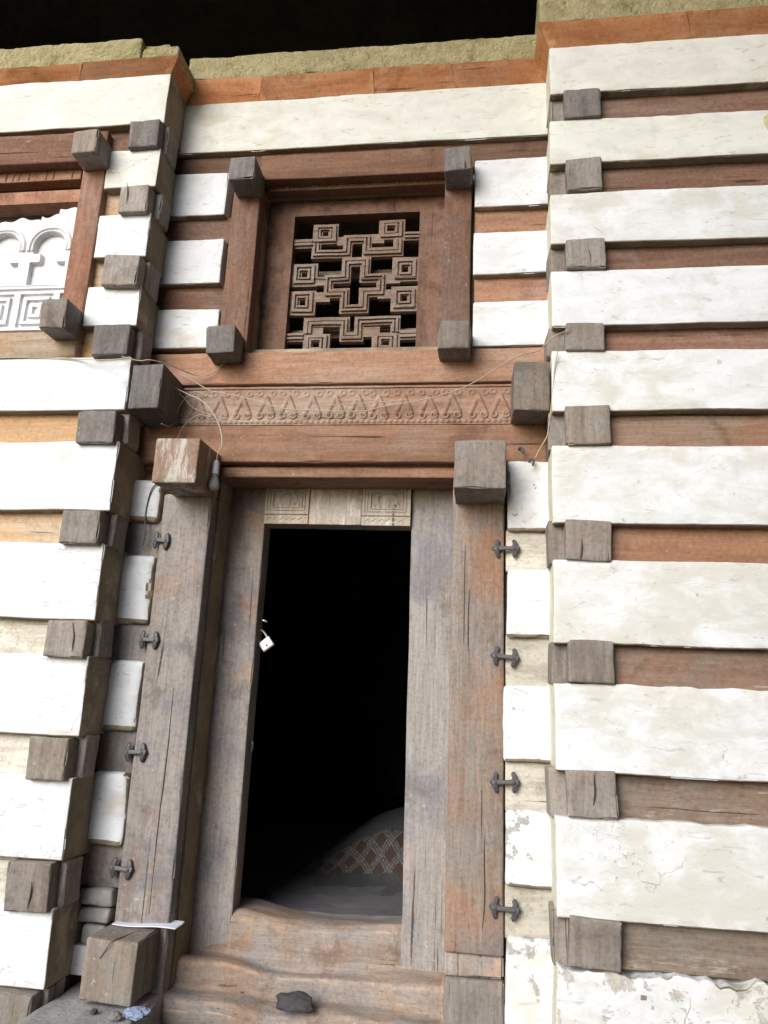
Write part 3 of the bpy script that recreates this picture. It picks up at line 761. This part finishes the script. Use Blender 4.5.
# projecting blocks at the corners of the frame
for x0, x1, z0, z1, y0, mt, lb in [(-1.985, -1.79, 3.135, 3.415, -.27, 'head_dark', None), (.177, .362, 3.140, 3.415, -.225, 'head_v', None),
                               (-1.780, -1.527, 2.702, 2.960, -.30, 'head_brown', 'block whitened by bird droppings'), (-.143, .127, 2.676, 2.940, -.28, 'head', None),
                               (-1.855, -1.588, .168, .436, -.245, 'head_v', 'low block with a split across its top')]:
    o = obj('corner_block', tw_rbox((x0, y0, z0), (x1, .03, z1), .008, .03, .005, 5., .012), mt, door, lb)
# splash on the upper left block and the split in the foot block, both as thin geometry
obj('split_crack', (lambda b: (tube(b, smooth_pts([(-1.77, -.2475, .360), (-1.745, -.2485, .395), (-1.715, -.25, .4375), (-1.69, -.15, .4395), (-1.665, -.04, .4395)], 4), .0018, 6), bm_mesh(b))[1])(bmesh.new()), 'black_cable', door)

for pts in ([(-1.648, -.001, 1.62), (-1.646, -.001, 1.3), (-1.652, -.001, .95), (-1.650, -.001, .50)], [(.040, -.001, 1.02), (.036, -.001, .86), (.040, -.001, .70), (.030, -.001, .55)],
            [(-.055, -.001, 2.2), (-.058, -.001, 2.0), (-.05, -.001, 1.78)]):
    bm = bmesh.new(); P = smooth_pts(pts, 6); tube(bm, [p + noise.noise_vector(p * 9) * .003 for p in P], [.0008 + .0022 * math.sin(math.pi * k / (len(P) - 1)) for k in range(len(P))], 6)
    obj('split_crack', bm_mesh(bm), 'black_cable', door)
# worn threshold: a profile dragged across the opening, hollowed by feet
prof = [(.62, .445), (.46, .455), (.36, .458), (.318, .440), (.302, .410), (.296, .34), (.288, .272), (.270, .252), (.235, .246), (.200, .240), (.182, .226), (.176, .190), (.172, .150), (.155, .132), (.120, .126), (.080, .120), (.050, .108), (.036, .080), (.030, .03), (.028, -.30)]
nxp = 90; verts = []; faces = []
pp = smooth_pts([(a, b, 0) for a, b in prof], 4)
for i in range(nxp + 1):
    x = -1.56 + (1.56 - .152) * i / nxp
    u = (x + 1.30) / .90
    sag = -.040 * math.exp(-((u - .55) / .42) ** 2) + .016 * math.exp(-((u - .02) / .16) ** 2)
    # how far each ledge has been worn back along the opening
    dip = math.exp(-((x + .98) / .20) ** 2)
    for k, q in enumerate(pp):
        y, z = q.x, q.y
        ww = 1 if y > .029 else 0
        lower = max(0., min(1., (.30 - z) / .05)) * ww
        mid = max(0., min(1., (.285 - y) / .05)) * ww
        low2 = max(0., min(1., (.20 - z) / .05)) * ww
        w1 = noise.noise(Vector((x * 2.2, y * 5, 1.7))) * .016 + noise.noise(Vector((x * 6, y * 18, 4.2))) * .006
        yy = y + mid * (.035 * math.sin((x + 1.2) * 4.0) + .02 * noise.noise(Vector((x * 3, 2, z * 3)))) + .012 * noise.noise(Vector((x * 5, z * 6, 8.)))
        if z > .258 and (x > -.41 or x < -1.31): yy += .012
        s2 = sag if z > .36 else sag * .55
        dz = -.030 * dip * mid + .030 * mid * max(0., -.9 - x) / .6 - .012 * low2 * math.sin((x + .4) * 5)
        verts.append((x, yy, z + (s2 + w1 + dz) * ww))
n = len(pp)
for i in range(nxp):
    for k in range(n - 1): faces.append((i * n + k, i * n + k + 1, (i + 1) * n + k + 1, (i + 1) * n + k))
b0 = len(verts)
for i in (0, nxp):
    verts.append((verts[i * n][0], .62, -.30))
faces.append(tuple(range(n)) [::-1] + (b0,)); faces.append(tuple(nxp * n + k for k in range(n)) + (b0 + 1,))
me = bpy.data.meshes.new('m'); me.from_pydata(verts, [], faces); me.update(); finish(me, 60)
obj('threshold', me, 'sill', door, 'threshold hollowed by footsteps')

def clamp_mesh(cx, cz, w, seed, y=-.004):
    rs = random.Random(seed); bm = bmesh.new(); h = w / 2; tl = rs.uniform(-.12, .05)
    def P(a, b, c=0): return (cx + a * math.cos(tl) - b * math.sin(tl), y - .012 + c, cz + a * math.sin(tl) + b * math.cos(tl))
    tube(bm, [P(-h * .8, 0), P(-h * .3, 0, -.004), P(h * .3, 0, -.004), P(h * .8, 0)], [.016, .012, .012, .016], 8, .7)
    tube(bm, [P(-h * .7, .009, -.006), P(h * .7, .007, -.006)], .004, 6)
    for s in (-1, 1):
        tube(bm, [P(s * h * .75, 0), P(s * h * 1.02, .002), P(s * h * 1.2, .0, .006)], [.019, .017, .004], 8, .5)
        for q in (-1, 1):
            tube(bm, smooth_pts([P(s * h * .72, 0), P(s * h * .78, q * .022), P(s * h * .66, q * .042, .004), P(s * h * .60, q * .046, .008)], 3), [.015] * 4 + [.012] * 3 + [.008] * 2 + [.004], 6, .5)
        lathe(bm, [(.008, -.002), (.008, .003), (.004, .007)], P(s * h * .72, 0, -.008), (0, -1, 0), 8)
    return bm_mesh(bm)
for k, (x, z, w) in enumerate([(.140, 2.422, .125), (.136, 1.847, .125), (.136, 1.23, .125), (.136, .654, .125), (-1.812, 2.436, .085), (-1.816, 1.873, .10), (-1.818, 1.278, .11), (-1.820, .704, .11)]):
    obj('iron_clamp', clamp_mesh(x, z, w, k), 'iron', door)
bm = bmesh.new()
tube(bm, smooth_pts([(.210, .01, 2.985), (.214, -.03, 2.99), (.232, -.05, 2.975), (.226, -.045, 2.95)], 4), .006, 6); obj('iron_nail', bm_mesh(bm), 'iron', door)
bm = bmesh.new()
tube(bm, smooth_pts([(.262, .0, 2.905), (.270, -.04, 2.915), (.288, -.06, 2.905), (.282, -.055, 2.875)], 4), .006, 6); obj('iron_nail', bm_mesh(bm), 'iron', door)
bm = bmesh.new(); tube(bm, smooth_pts([(-1.312, .38, 2.032), (-1.285, .36, 2.036), (-1.262, .365, 2.028)], 4), .006, 6); obj('latch_staple', bm_mesh(bm), 'steel', door)
bm = bmesh.new(); tube(bm, smooth_pts([(-1.316, .38, 1.335), (-1.29, .36, 1.338), (-1.288, .365, 1.305), (-1.296, .37, 1.28)], 4), .007, 6); obj('latch_staple', bm_mesh(bm), 'iron', door)
# hidden rooms behind: floor, walls and flat roof so that the inside is dark
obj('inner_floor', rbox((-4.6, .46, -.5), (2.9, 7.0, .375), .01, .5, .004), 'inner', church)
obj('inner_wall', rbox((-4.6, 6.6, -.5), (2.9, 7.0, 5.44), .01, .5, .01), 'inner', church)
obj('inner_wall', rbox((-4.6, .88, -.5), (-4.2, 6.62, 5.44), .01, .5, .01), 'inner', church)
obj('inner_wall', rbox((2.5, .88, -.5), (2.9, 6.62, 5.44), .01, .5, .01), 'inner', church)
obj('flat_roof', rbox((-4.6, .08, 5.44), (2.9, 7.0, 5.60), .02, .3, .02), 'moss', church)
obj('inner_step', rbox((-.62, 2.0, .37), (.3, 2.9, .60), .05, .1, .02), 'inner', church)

# ------------------------------------------------------------------ loose things
# floor mat just inside the door
def sheet(xs, ys, fz, name, mat, thick=.012, **k):
    verts, faces = [], []
    n, m = len(xs), len(ys)
    for y in ys:
        for x in xs: verts.append((x, y, fz(x, y)))
    faces = [(j * n + i, j * n + i + 1, (j + 1) * n + i + 1, (j + 1) * n + i) for j in range(m - 1) for i in range(n - 1)]
    me = bpy.data.meshes.new('m'); me.from_pydata(verts, [], faces); me.update(); finish(me, 80)
    o = obj(name, me, mat, None, **k)
    for v in o.data.vertices: v.co.x += (.06 * noise.noise(Vector((v.co.y * 5, 1, 2))) + .03 * noise.noise(Vector((v.co.y * 17, 1, 2))) + .12 * (v.co.y - 1.1)) * max(0, -v.co.x / 1.3)
    sd = o.modifiers.new('thickness', 'SOLIDIFY'); sd.thickness = thick; sd.offset = 1
    return o
sheet(np.linspace(-1.30, .0, 60), np.linspace(.66, 1.60, 30), lambda x, y: .379 + .006 * (1 + noise.noise(Vector((x * 6, y * 9, 0)))), 'floor_mat', 'carpet',
      label='grey woven mat lying on the floor inside the doorway', category='mat')
# blanket draped over the step inside, in its own UV: u across, v up the cloth
ru = 110; rv = 90; verts = []; faces = []; uvs = []
cp = smooth_pts([(.98, .386, 0), (1.38, .392, 0), (1.56, .43, 0), (1.72, .53, 0), (1.87, .63, 0), (2.10, .70, 0), (2.45, .72, 0), (2.9, .70, 0)], 14)
acc = [0.]
for p, q in zip(cp[:-1], cp[1:]): acc.append(acc[-1] + (q - p).length)
def cpt(t):
    d = t * acc[-1]
    for k in range(len(cp) - 1):
        if acc[k + 1] >= d: return cp[k].lerp(cp[k + 1], (d - acc[k]) / (acc[k + 1] - acc[k]))
    return cp[-1]
for j in range(rv + 1):
    v = j / rv
    for i in range(ru + 1):
        u = i / ru; x = -1.42 + 1.36 * u
        edge = .10 * noise.noise(Vector((v * 4, 0, 9.))) + .22 * (1 - v) ** 2
        x += edge * (1 - u) ** 3
        q = cpt(v); y, z = q.x, q.y
        w = noise.noise(Vector((x * 4.5, v * 3, 2.))) * .035 + noise.noise(Vector((x * 13, v * 5, 5.))) * .012
        lift = max(0., min(1., (v - .12) / .2))
        fl = max(0., min(1., (u - .08) / .5)); fl = fl * fl * (3 - 2 * fl); z = .386 + (z - .386) * fl
        verts.append((x, y - w * lift, max(.384, z + w * .6 * lift + .05 * noise.noise(Vector((x * 2.4, 0, 7.))) * max(0, v - .4)))) 
        uvs.append((u * 1.36 + .03 * noise.noise(Vector((u * 3, v * 3, 4.))), v + .03 * noise.noise(Vector((u * 3, v * 3, 1.)))))
faces = [(j * (ru + 1) + i, j * (ru + 1) + i + 1, (j + 1) * (ru + 1) + i + 1, (j + 1) * (ru + 1) + i) for j in range(rv) for i in range(ru)]
me = bpy.data.meshes.new('m'); me.from_pydata(verts, [], faces); me.update()
ul = me.uv_layers.new(name='UVMap')
for lp in me.loops: ul.data[lp.index].uv = uvs[lp.vertex_index]
finish(me, 80)
bl = obj('woven_blanket', me, 'cloth', None, label='grey blanket with a white and rust diamond band inside the dark doorway', category='blanket')
sd = bl.modifiers.new('thickness', 'SOLIDIFY'); sd.thickness = .008; sd.offset = 1

# padlock hanging open from the latch
pk = thing('padlock', 'small silver padlock hanging open at the doorway edge', 'padlock', (-1.275, .365, 1.925))
RP = Matrix.Rotation(R(-38), 4, 'Y')
body = rbox((-.040, -.014, -.070), (.040, .014, -.004), .007, .012, 0)
body.transform(RP)
obj('lock_body', body, 'steel', pk)
bm = bmesh.new(); lathe(bm, [(.007, 0), (.007, .002), (.003, .0025)], RP @ Vector((0, -.0135, -.045)), (0, -1, 0), 12); obj('keyhole', bm_mesh(bm), 'iron', pk)
bm = bmesh.new()
sh = [RP @ Vector(p) for p in [(-.026, 0, -.008), (-.027, 0, .028), (-.018, 0, .052), (0, 0, .060), (.018, 0, .052), (.027, 0, .028), (.026, 0, -.006)]]
tube(bm, smooth_pts([tuple(p) for p in sh], 5), .0062, 8); obj('shackle', bm_mesh(bm), 'steel', pk)

# light bulb on its flex
lb = thing('light_bulb', 'clear light bulb hanging on pale flex beside the upper door block', 'light bulb', (-1.490, -.12, 2.80))
def loc(p): return (p[0] + 1.490, p[1] + .12, p[2] - 2.80)
flex = [(-1.80, -.10, 3.345), (-1.715, -.115, 3.297), (-1.616, -.115, 3.250), (-1.54, -.115, 3.17), (-1.488, -.115, 3.075), (-1.468, -.118, 2.98), (-1.486, -.12, 2.925), (-1.491, -.12, 2.875)]
bm = bmesh.new(); tube(bm, smooth_pts([loc(p) for p in flex], 8), .0042, 8); obj('flex', bm_mesh(bm), 'cable', lb)
bm = bmesh.new(); lathe(bm, [(.006, .085), (.014, .080), (.0165, .066), (.018, .03), (.0195, .012), (.0195, .002)], (0, 0, 0)); obj('socket', bm_mesh(bm), 'socket', lb)
bm = bmesh.new(); lathe(bm, [(.014, .001), (.015, -.012), (.020, -.028), (.0285, -.048), (.0315, -.064), (.029, -.080), (.019, -.094), (.004, -.099)], (0, 0, 0), seg=28); obj('glass_bulb', bm_mesh(bm), 'glass', lb)

def wire(name, pts, r, mat, label, cat='cable', group=None):
    bm = bmesh.new(); tube(bm, smooth_pts(pts, 8), r, 6); me = bm_mesh(bm)
    p = {} if not group else {'group': group}
    o = obj(name, me, mat, None, label, category=cat, **p); return o
Yw = -.045
wire('loose_cable', [(-1.80, -.06, 3.455), (-1.70, Yw, 3.40), (-1.60, Yw, 3.345), (-1.522, Yw, 3.328), (-1.348, Yw, 3.288), (-1.162, Yw, 3.231), (-.983, Yw, 3.216), (-.69, Yw, 3.207), (-.552, Yw, 3.236), (-.29, Yw, 3.284), (-.065, Yw, 3.365), (.187, -.235, 3.44), (.30, -.24, 3.47), (.375, -.285, 3.525), (.46, -.30, 3.56)], .0032, 'cable',
     'pale cable sagging across the carved frieze and up over the far block')
wire('loose_cable', [(-1.79, -.05, 3.33), (-1.75, Yw, 3.29), (-1.70, Yw, 3.24), (-1.62, Yw, 3.205), (-1.551, Yw, 3.184), (-1.395, Yw, 3.148), (-1.25, Yw, 3.152), (-1.158, Yw, 3.17), (-.95, Yw, 3.235), (-.80, Yw, 3.25), (-.60, Yw, 3.26), (-.42, Yw, 3.275)], .0028, 'cable',
     'second thinner pale cable sagging lowest along the frieze bottom')
wire('loose_cable', [(-1.775, -.27, 3.05), (-1.80, -.1, 3.10), (-1.80, Yw, 3.17), (-1.78, Yw, 3.25), (-1.74, Yw, 3.31), (-1.68, Yw, 3.34), (-1.58, Yw, 3.30)], .0028, 'cable',
     'short looped pale cable curling behind the upper left door block')
wire('loose_cable', [(-1.76, -.1, 3.0), (-1.765, Yw, 3.067), (-1.73, Yw, 3.14), (-1.66, Yw, 3.19), (-1.58, Yw, 3.18)], .0026, 'cable',
     'short pale cable rising in an arc from the left door block top')
wire('loose_cable', [(-2.05, -.30, 3.45), (-1.95, -.285, 3.43), (-1.88, -.28, 3.435), (-1.80, -.2, 3.44), (-1.70, -.06, 3.44), (-1.62, -.03, 3.46), (-1.56, -.02, 3.52), (-1.52, -.015, 3.56)], .003, 'cable',
     'pale cable running over the dark grey lintel block to window')
wire('loose_cable', [(-4.3, -.268, 3.475), (-3.4, -.268, 3.47), (-2.9, -.27, 3.472), (-2.5, -.27, 3.468), (-2.33, -.275, 3.45), (-2.25, -.31, 3.43), (-2.1, -.31, 3.425), (-2.0, -.29, 3.45)], .0035, 'straw',
     'thin cable along the tan sill of the white window')
wire('loose_cable', [(-1.85, -.035, 2.79), (-1.895, -.035, 2.74), (-1.915, -.03, 2.65), (-1.917, -.03, 2.56), (-1.905, -.03, 2.48), (-1.912, -.03, 2.40)], .004, 'black_cable',
     'black cable dangling on the narrow plaster by the left post')
wire('hanging_string', [(.40, -.29, 3.44), (.385, -.27, 3.35), (.372, -.25, 3.2), (.358, -.21, 3.057), (.345, -.20, 2.99), (.315, -.18, 2.939), (.289, -.16, 2.889)], .0028, 'straw',
     'straw coloured string hanging past the right lintel block', 'string')
# paper on the foot block
pp = rbox((-.17, -.055, 0), (.17, .055, .004), .0015, .03, .0)
for v in pp.vertices: v.co.z += .004 * math.sin(v.co.x * 18) + .02 * max(0, v.co.x + .12) ** 1.2 + .006 * (v.co.y > .03)
pp.transform(Matrix.Rotation(R(-2), 4, 'Z')); pp.update()
pa = obj('paper_sheet', pp, 'paper', None, 'strip of white paper lying across the low block', category='paper'); pa.location = (-1.648, .0, .452)
# rock on the threshold ledge, litter on the step
def rock(name, loc, s, mat, label, cat, seed):
    bm = bmesh.new(); bmesh.ops.create_icosphere(bm, subdivisions=4, radius=1)
    for v in bm.verts:
        d = 1 + .28 * noise.noise(v.co * 1.4 + Vector((seed, 0, 0))) + .10 * noise.noise(v.co * 4 + Vector((0, seed, 0)))
        v.co = Vector((v.co.x * s[0], v.co.y * s[1], max(v.co.z, -.55) * s[2])) * d
    o = obj(name, bm_mesh(bm), mat, None, label, category=cat); o.location = loc; return o
rock('loose_stone', (-.885, .075, .140), (.10, .055, .045), 'darkstone', 'dark grey stone lying on the worn threshold ledge', 'stone', 3)
rock('pebble', (-1.735, -.31, .163), (.016, .014, .012), 'darkstone', 'tiny dark pebble on the stone step', 'pebble', 5)
rock('pebble', (-1.615, -.345, .166), (.03, .022, .018), 'stone', 'larger grey pebble beside the crumpled blue wrapper', 'pebble', 8)
bm = bmesh.new(); bmesh.ops.create_icosphere(bm, subdivisions=4, radius=1)
for v in bm.verts:
    p = v.co.copy(); c = noise.cell_vector(p * 2.3) * .35 + noise.noise_vector(p * 2.5) * .4
    v.co = Vector((p.x * .055, p.y * .04, max(p.z, -.5) * .022)) + Vector((c.x * .04, c.y * .03, abs(c.z) * .02))
wr = obj('crumpled_wrapper', bm_mesh(bm, False), 'blue', None, 'crumpled pale blue wrapper on the stone step', category='litter'); wr.location = (-1.535, -.32, .172)

# ------------------------------------------------------------------ setting
obj('doorstep', rbox((-2.02, -.62, -.5), (-1.535, .10, .150), .02, .03, .008, 5., .02, 9, .003), 'ledge', None, kind='structure')
def grid(name, nx, ny, x0, x1, y0, y1, fz, mat, **k):
    verts = [(x0 + (x1 - x0) * i / nx, y0 + (y1 - y0) * j / ny, 0) for j in range(ny + 1) for i in range(nx + 1)]
    verts = [(x, y, fz(x, y)) for x, y, _ in verts]; n = nx + 1
    faces = [(j * n + i, j * n + i + 1, (j + 1) * n + i + 1, (j + 1) * n + i) for j in range(ny) for i in range(nx)]
    me = bpy.data.meshes.new('m'); me.from_pydata(verts, [], faces); me.update(); finish(me, 80)
    return obj(name, me, mat, None, **k)
grid('ground', 120, 120, -60, 60, -60, 60, lambda x, y: -.35 + .04 * noise.noise(Vector((x * .6, y * .6, 0))), 'ground', kind='structure')
def rz(x, y):
    h = 7.3 + .7 * noise.noise(Vector((x * .35, y * .35, 0))) + .25 * noise.noise(Vector((x * 1.1, y * 1.1, 4)))
    if y < -1.5: h += .42 * (-1.5 - y)
    b = max(0., (y - 8.0) / 2.5, (x - 6.5) / 2.5, (-x - 11) / 2.5)
    return h - 9 * min(1., b) ** 1.5
def warp(me):  # draws the unseen roof front out to the right to cut sky light
    for v in me.vertices:
        x, y = v.co.x, v.co.y
        if y < 3:
            t = max(0., min(1., (x + 5.) / 6.)); e = -2.6 - 9.5 * t * t * (3 - 2 * t)
            y2 = 3 - (3 - y) / 6. * (3 - e); v.co.y = y2; v.co.z = rz(x, y2)
    me.update()
rf = grid('cave_roof', 110, 80, -14, 10, -3.0, 12.5, rz, 'rock', kind='structure')
warp(rf.data)
sd = rf.modifiers.new('thickness', 'SOLIDIFY'); sd.thickness = .8; sd.offset = 1
rw = obj('cave_wall', rbox((4.2, -12.5, -1), (7.5, 9, 9.5), .8, .5, .5, .6, 0, 3, .04), 'rock_side', None, kind='structure')  # unseen block added on the right to keep sky light off right-hand faces
rw2 = obj('cave_wall', rbox((-1.0, -14.5, -1), (6.0, -11.0, 9.5), .8, .5, .5, .6, 0, 3, .04), 'rock_side', None, kind='structure')  # unseen block added behind the camera to cut frontal sky light

# ------------------------------------------------------------------ light
w = bpy.data.worlds.new('World'); SC.world = w; w.use_nodes = True
nt = w.node_tree; nt.nodes.clear()
sky = nt.nodes.new('ShaderNodeTexSky'); sky.sky_type = 'NISHITA'; sky.sun_disc = False
ELEV, AZ = 27, 206      # sun height, compass bearing of the sun clockwise from +Y
sky.sun_elevation = R(ELEV); sky.sun_rotation = R(AZ); sky.air_density = 1.; sky.dust_density = 1.
bg = nt.nodes.new('ShaderNodeBackground'); bg.inputs[1].default_value = .10
wo = nt.nodes.new('ShaderNodeOutputWorld')
nt.links.new(sky.outputs[0], bg.inputs[0]); nt.links.new(bg.outputs[0], wo.inputs[0])
sl = bpy.data.lights.new('sun', 'SUN'); sl.energy = 1.5; sl.angle = R(40); sl.color = (1, .99, .98)
so = bpy.data.objects.new('sun', sl); COL.objects.link(so)
d = Vector((math.sin(R(AZ)) * math.cos(R(ELEV)), math.cos(R(AZ)) * math.cos(R(ELEV)), math.sin(R(ELEV))))
so.rotation_euler = d.to_track_quat('Z', 'Y').to_euler(); so.location = d * 30

# ------------------------------------------------------------------ camera
cd = bpy.data.cameras.new('camera'); co = bpy.data.objects.new('camera', cd); COL.objects.link(co); SC.camera = co
cd.sensor_fit = 'VERTICAL'; cd.sensor_height = 24.; cd.lens = 744.56 / 1024 * 24; cd.clip_start = .05; cd.clip_end = 300
r = Vector((.99169644, .12179091, .04129329)); dn = Vector((.0097911, .24865947, -.96854148)); fw = Vector((-.12822752, .96090345, .24540224))
m = Matrix((( r.x, -dn.x, -fw.x, 0.), (r.y, -dn.y, -fw.y, -4.), (r.z, -dn.z, -fw.z, 1.6), (0, 0, 0, 1)))
co.matrix_world = m

vs = SC.view_settings
SC.display_settings.display_device = 'sRGB'
vs.view_transform = 'Standard'; vs.look = 'None'; vs.gamma = 1; vs.use_curve_mapping = False
vs.exposure = 1.3
SC.cycles.max_bounces = 8; SC.cycles.diffuse_bounces = 5
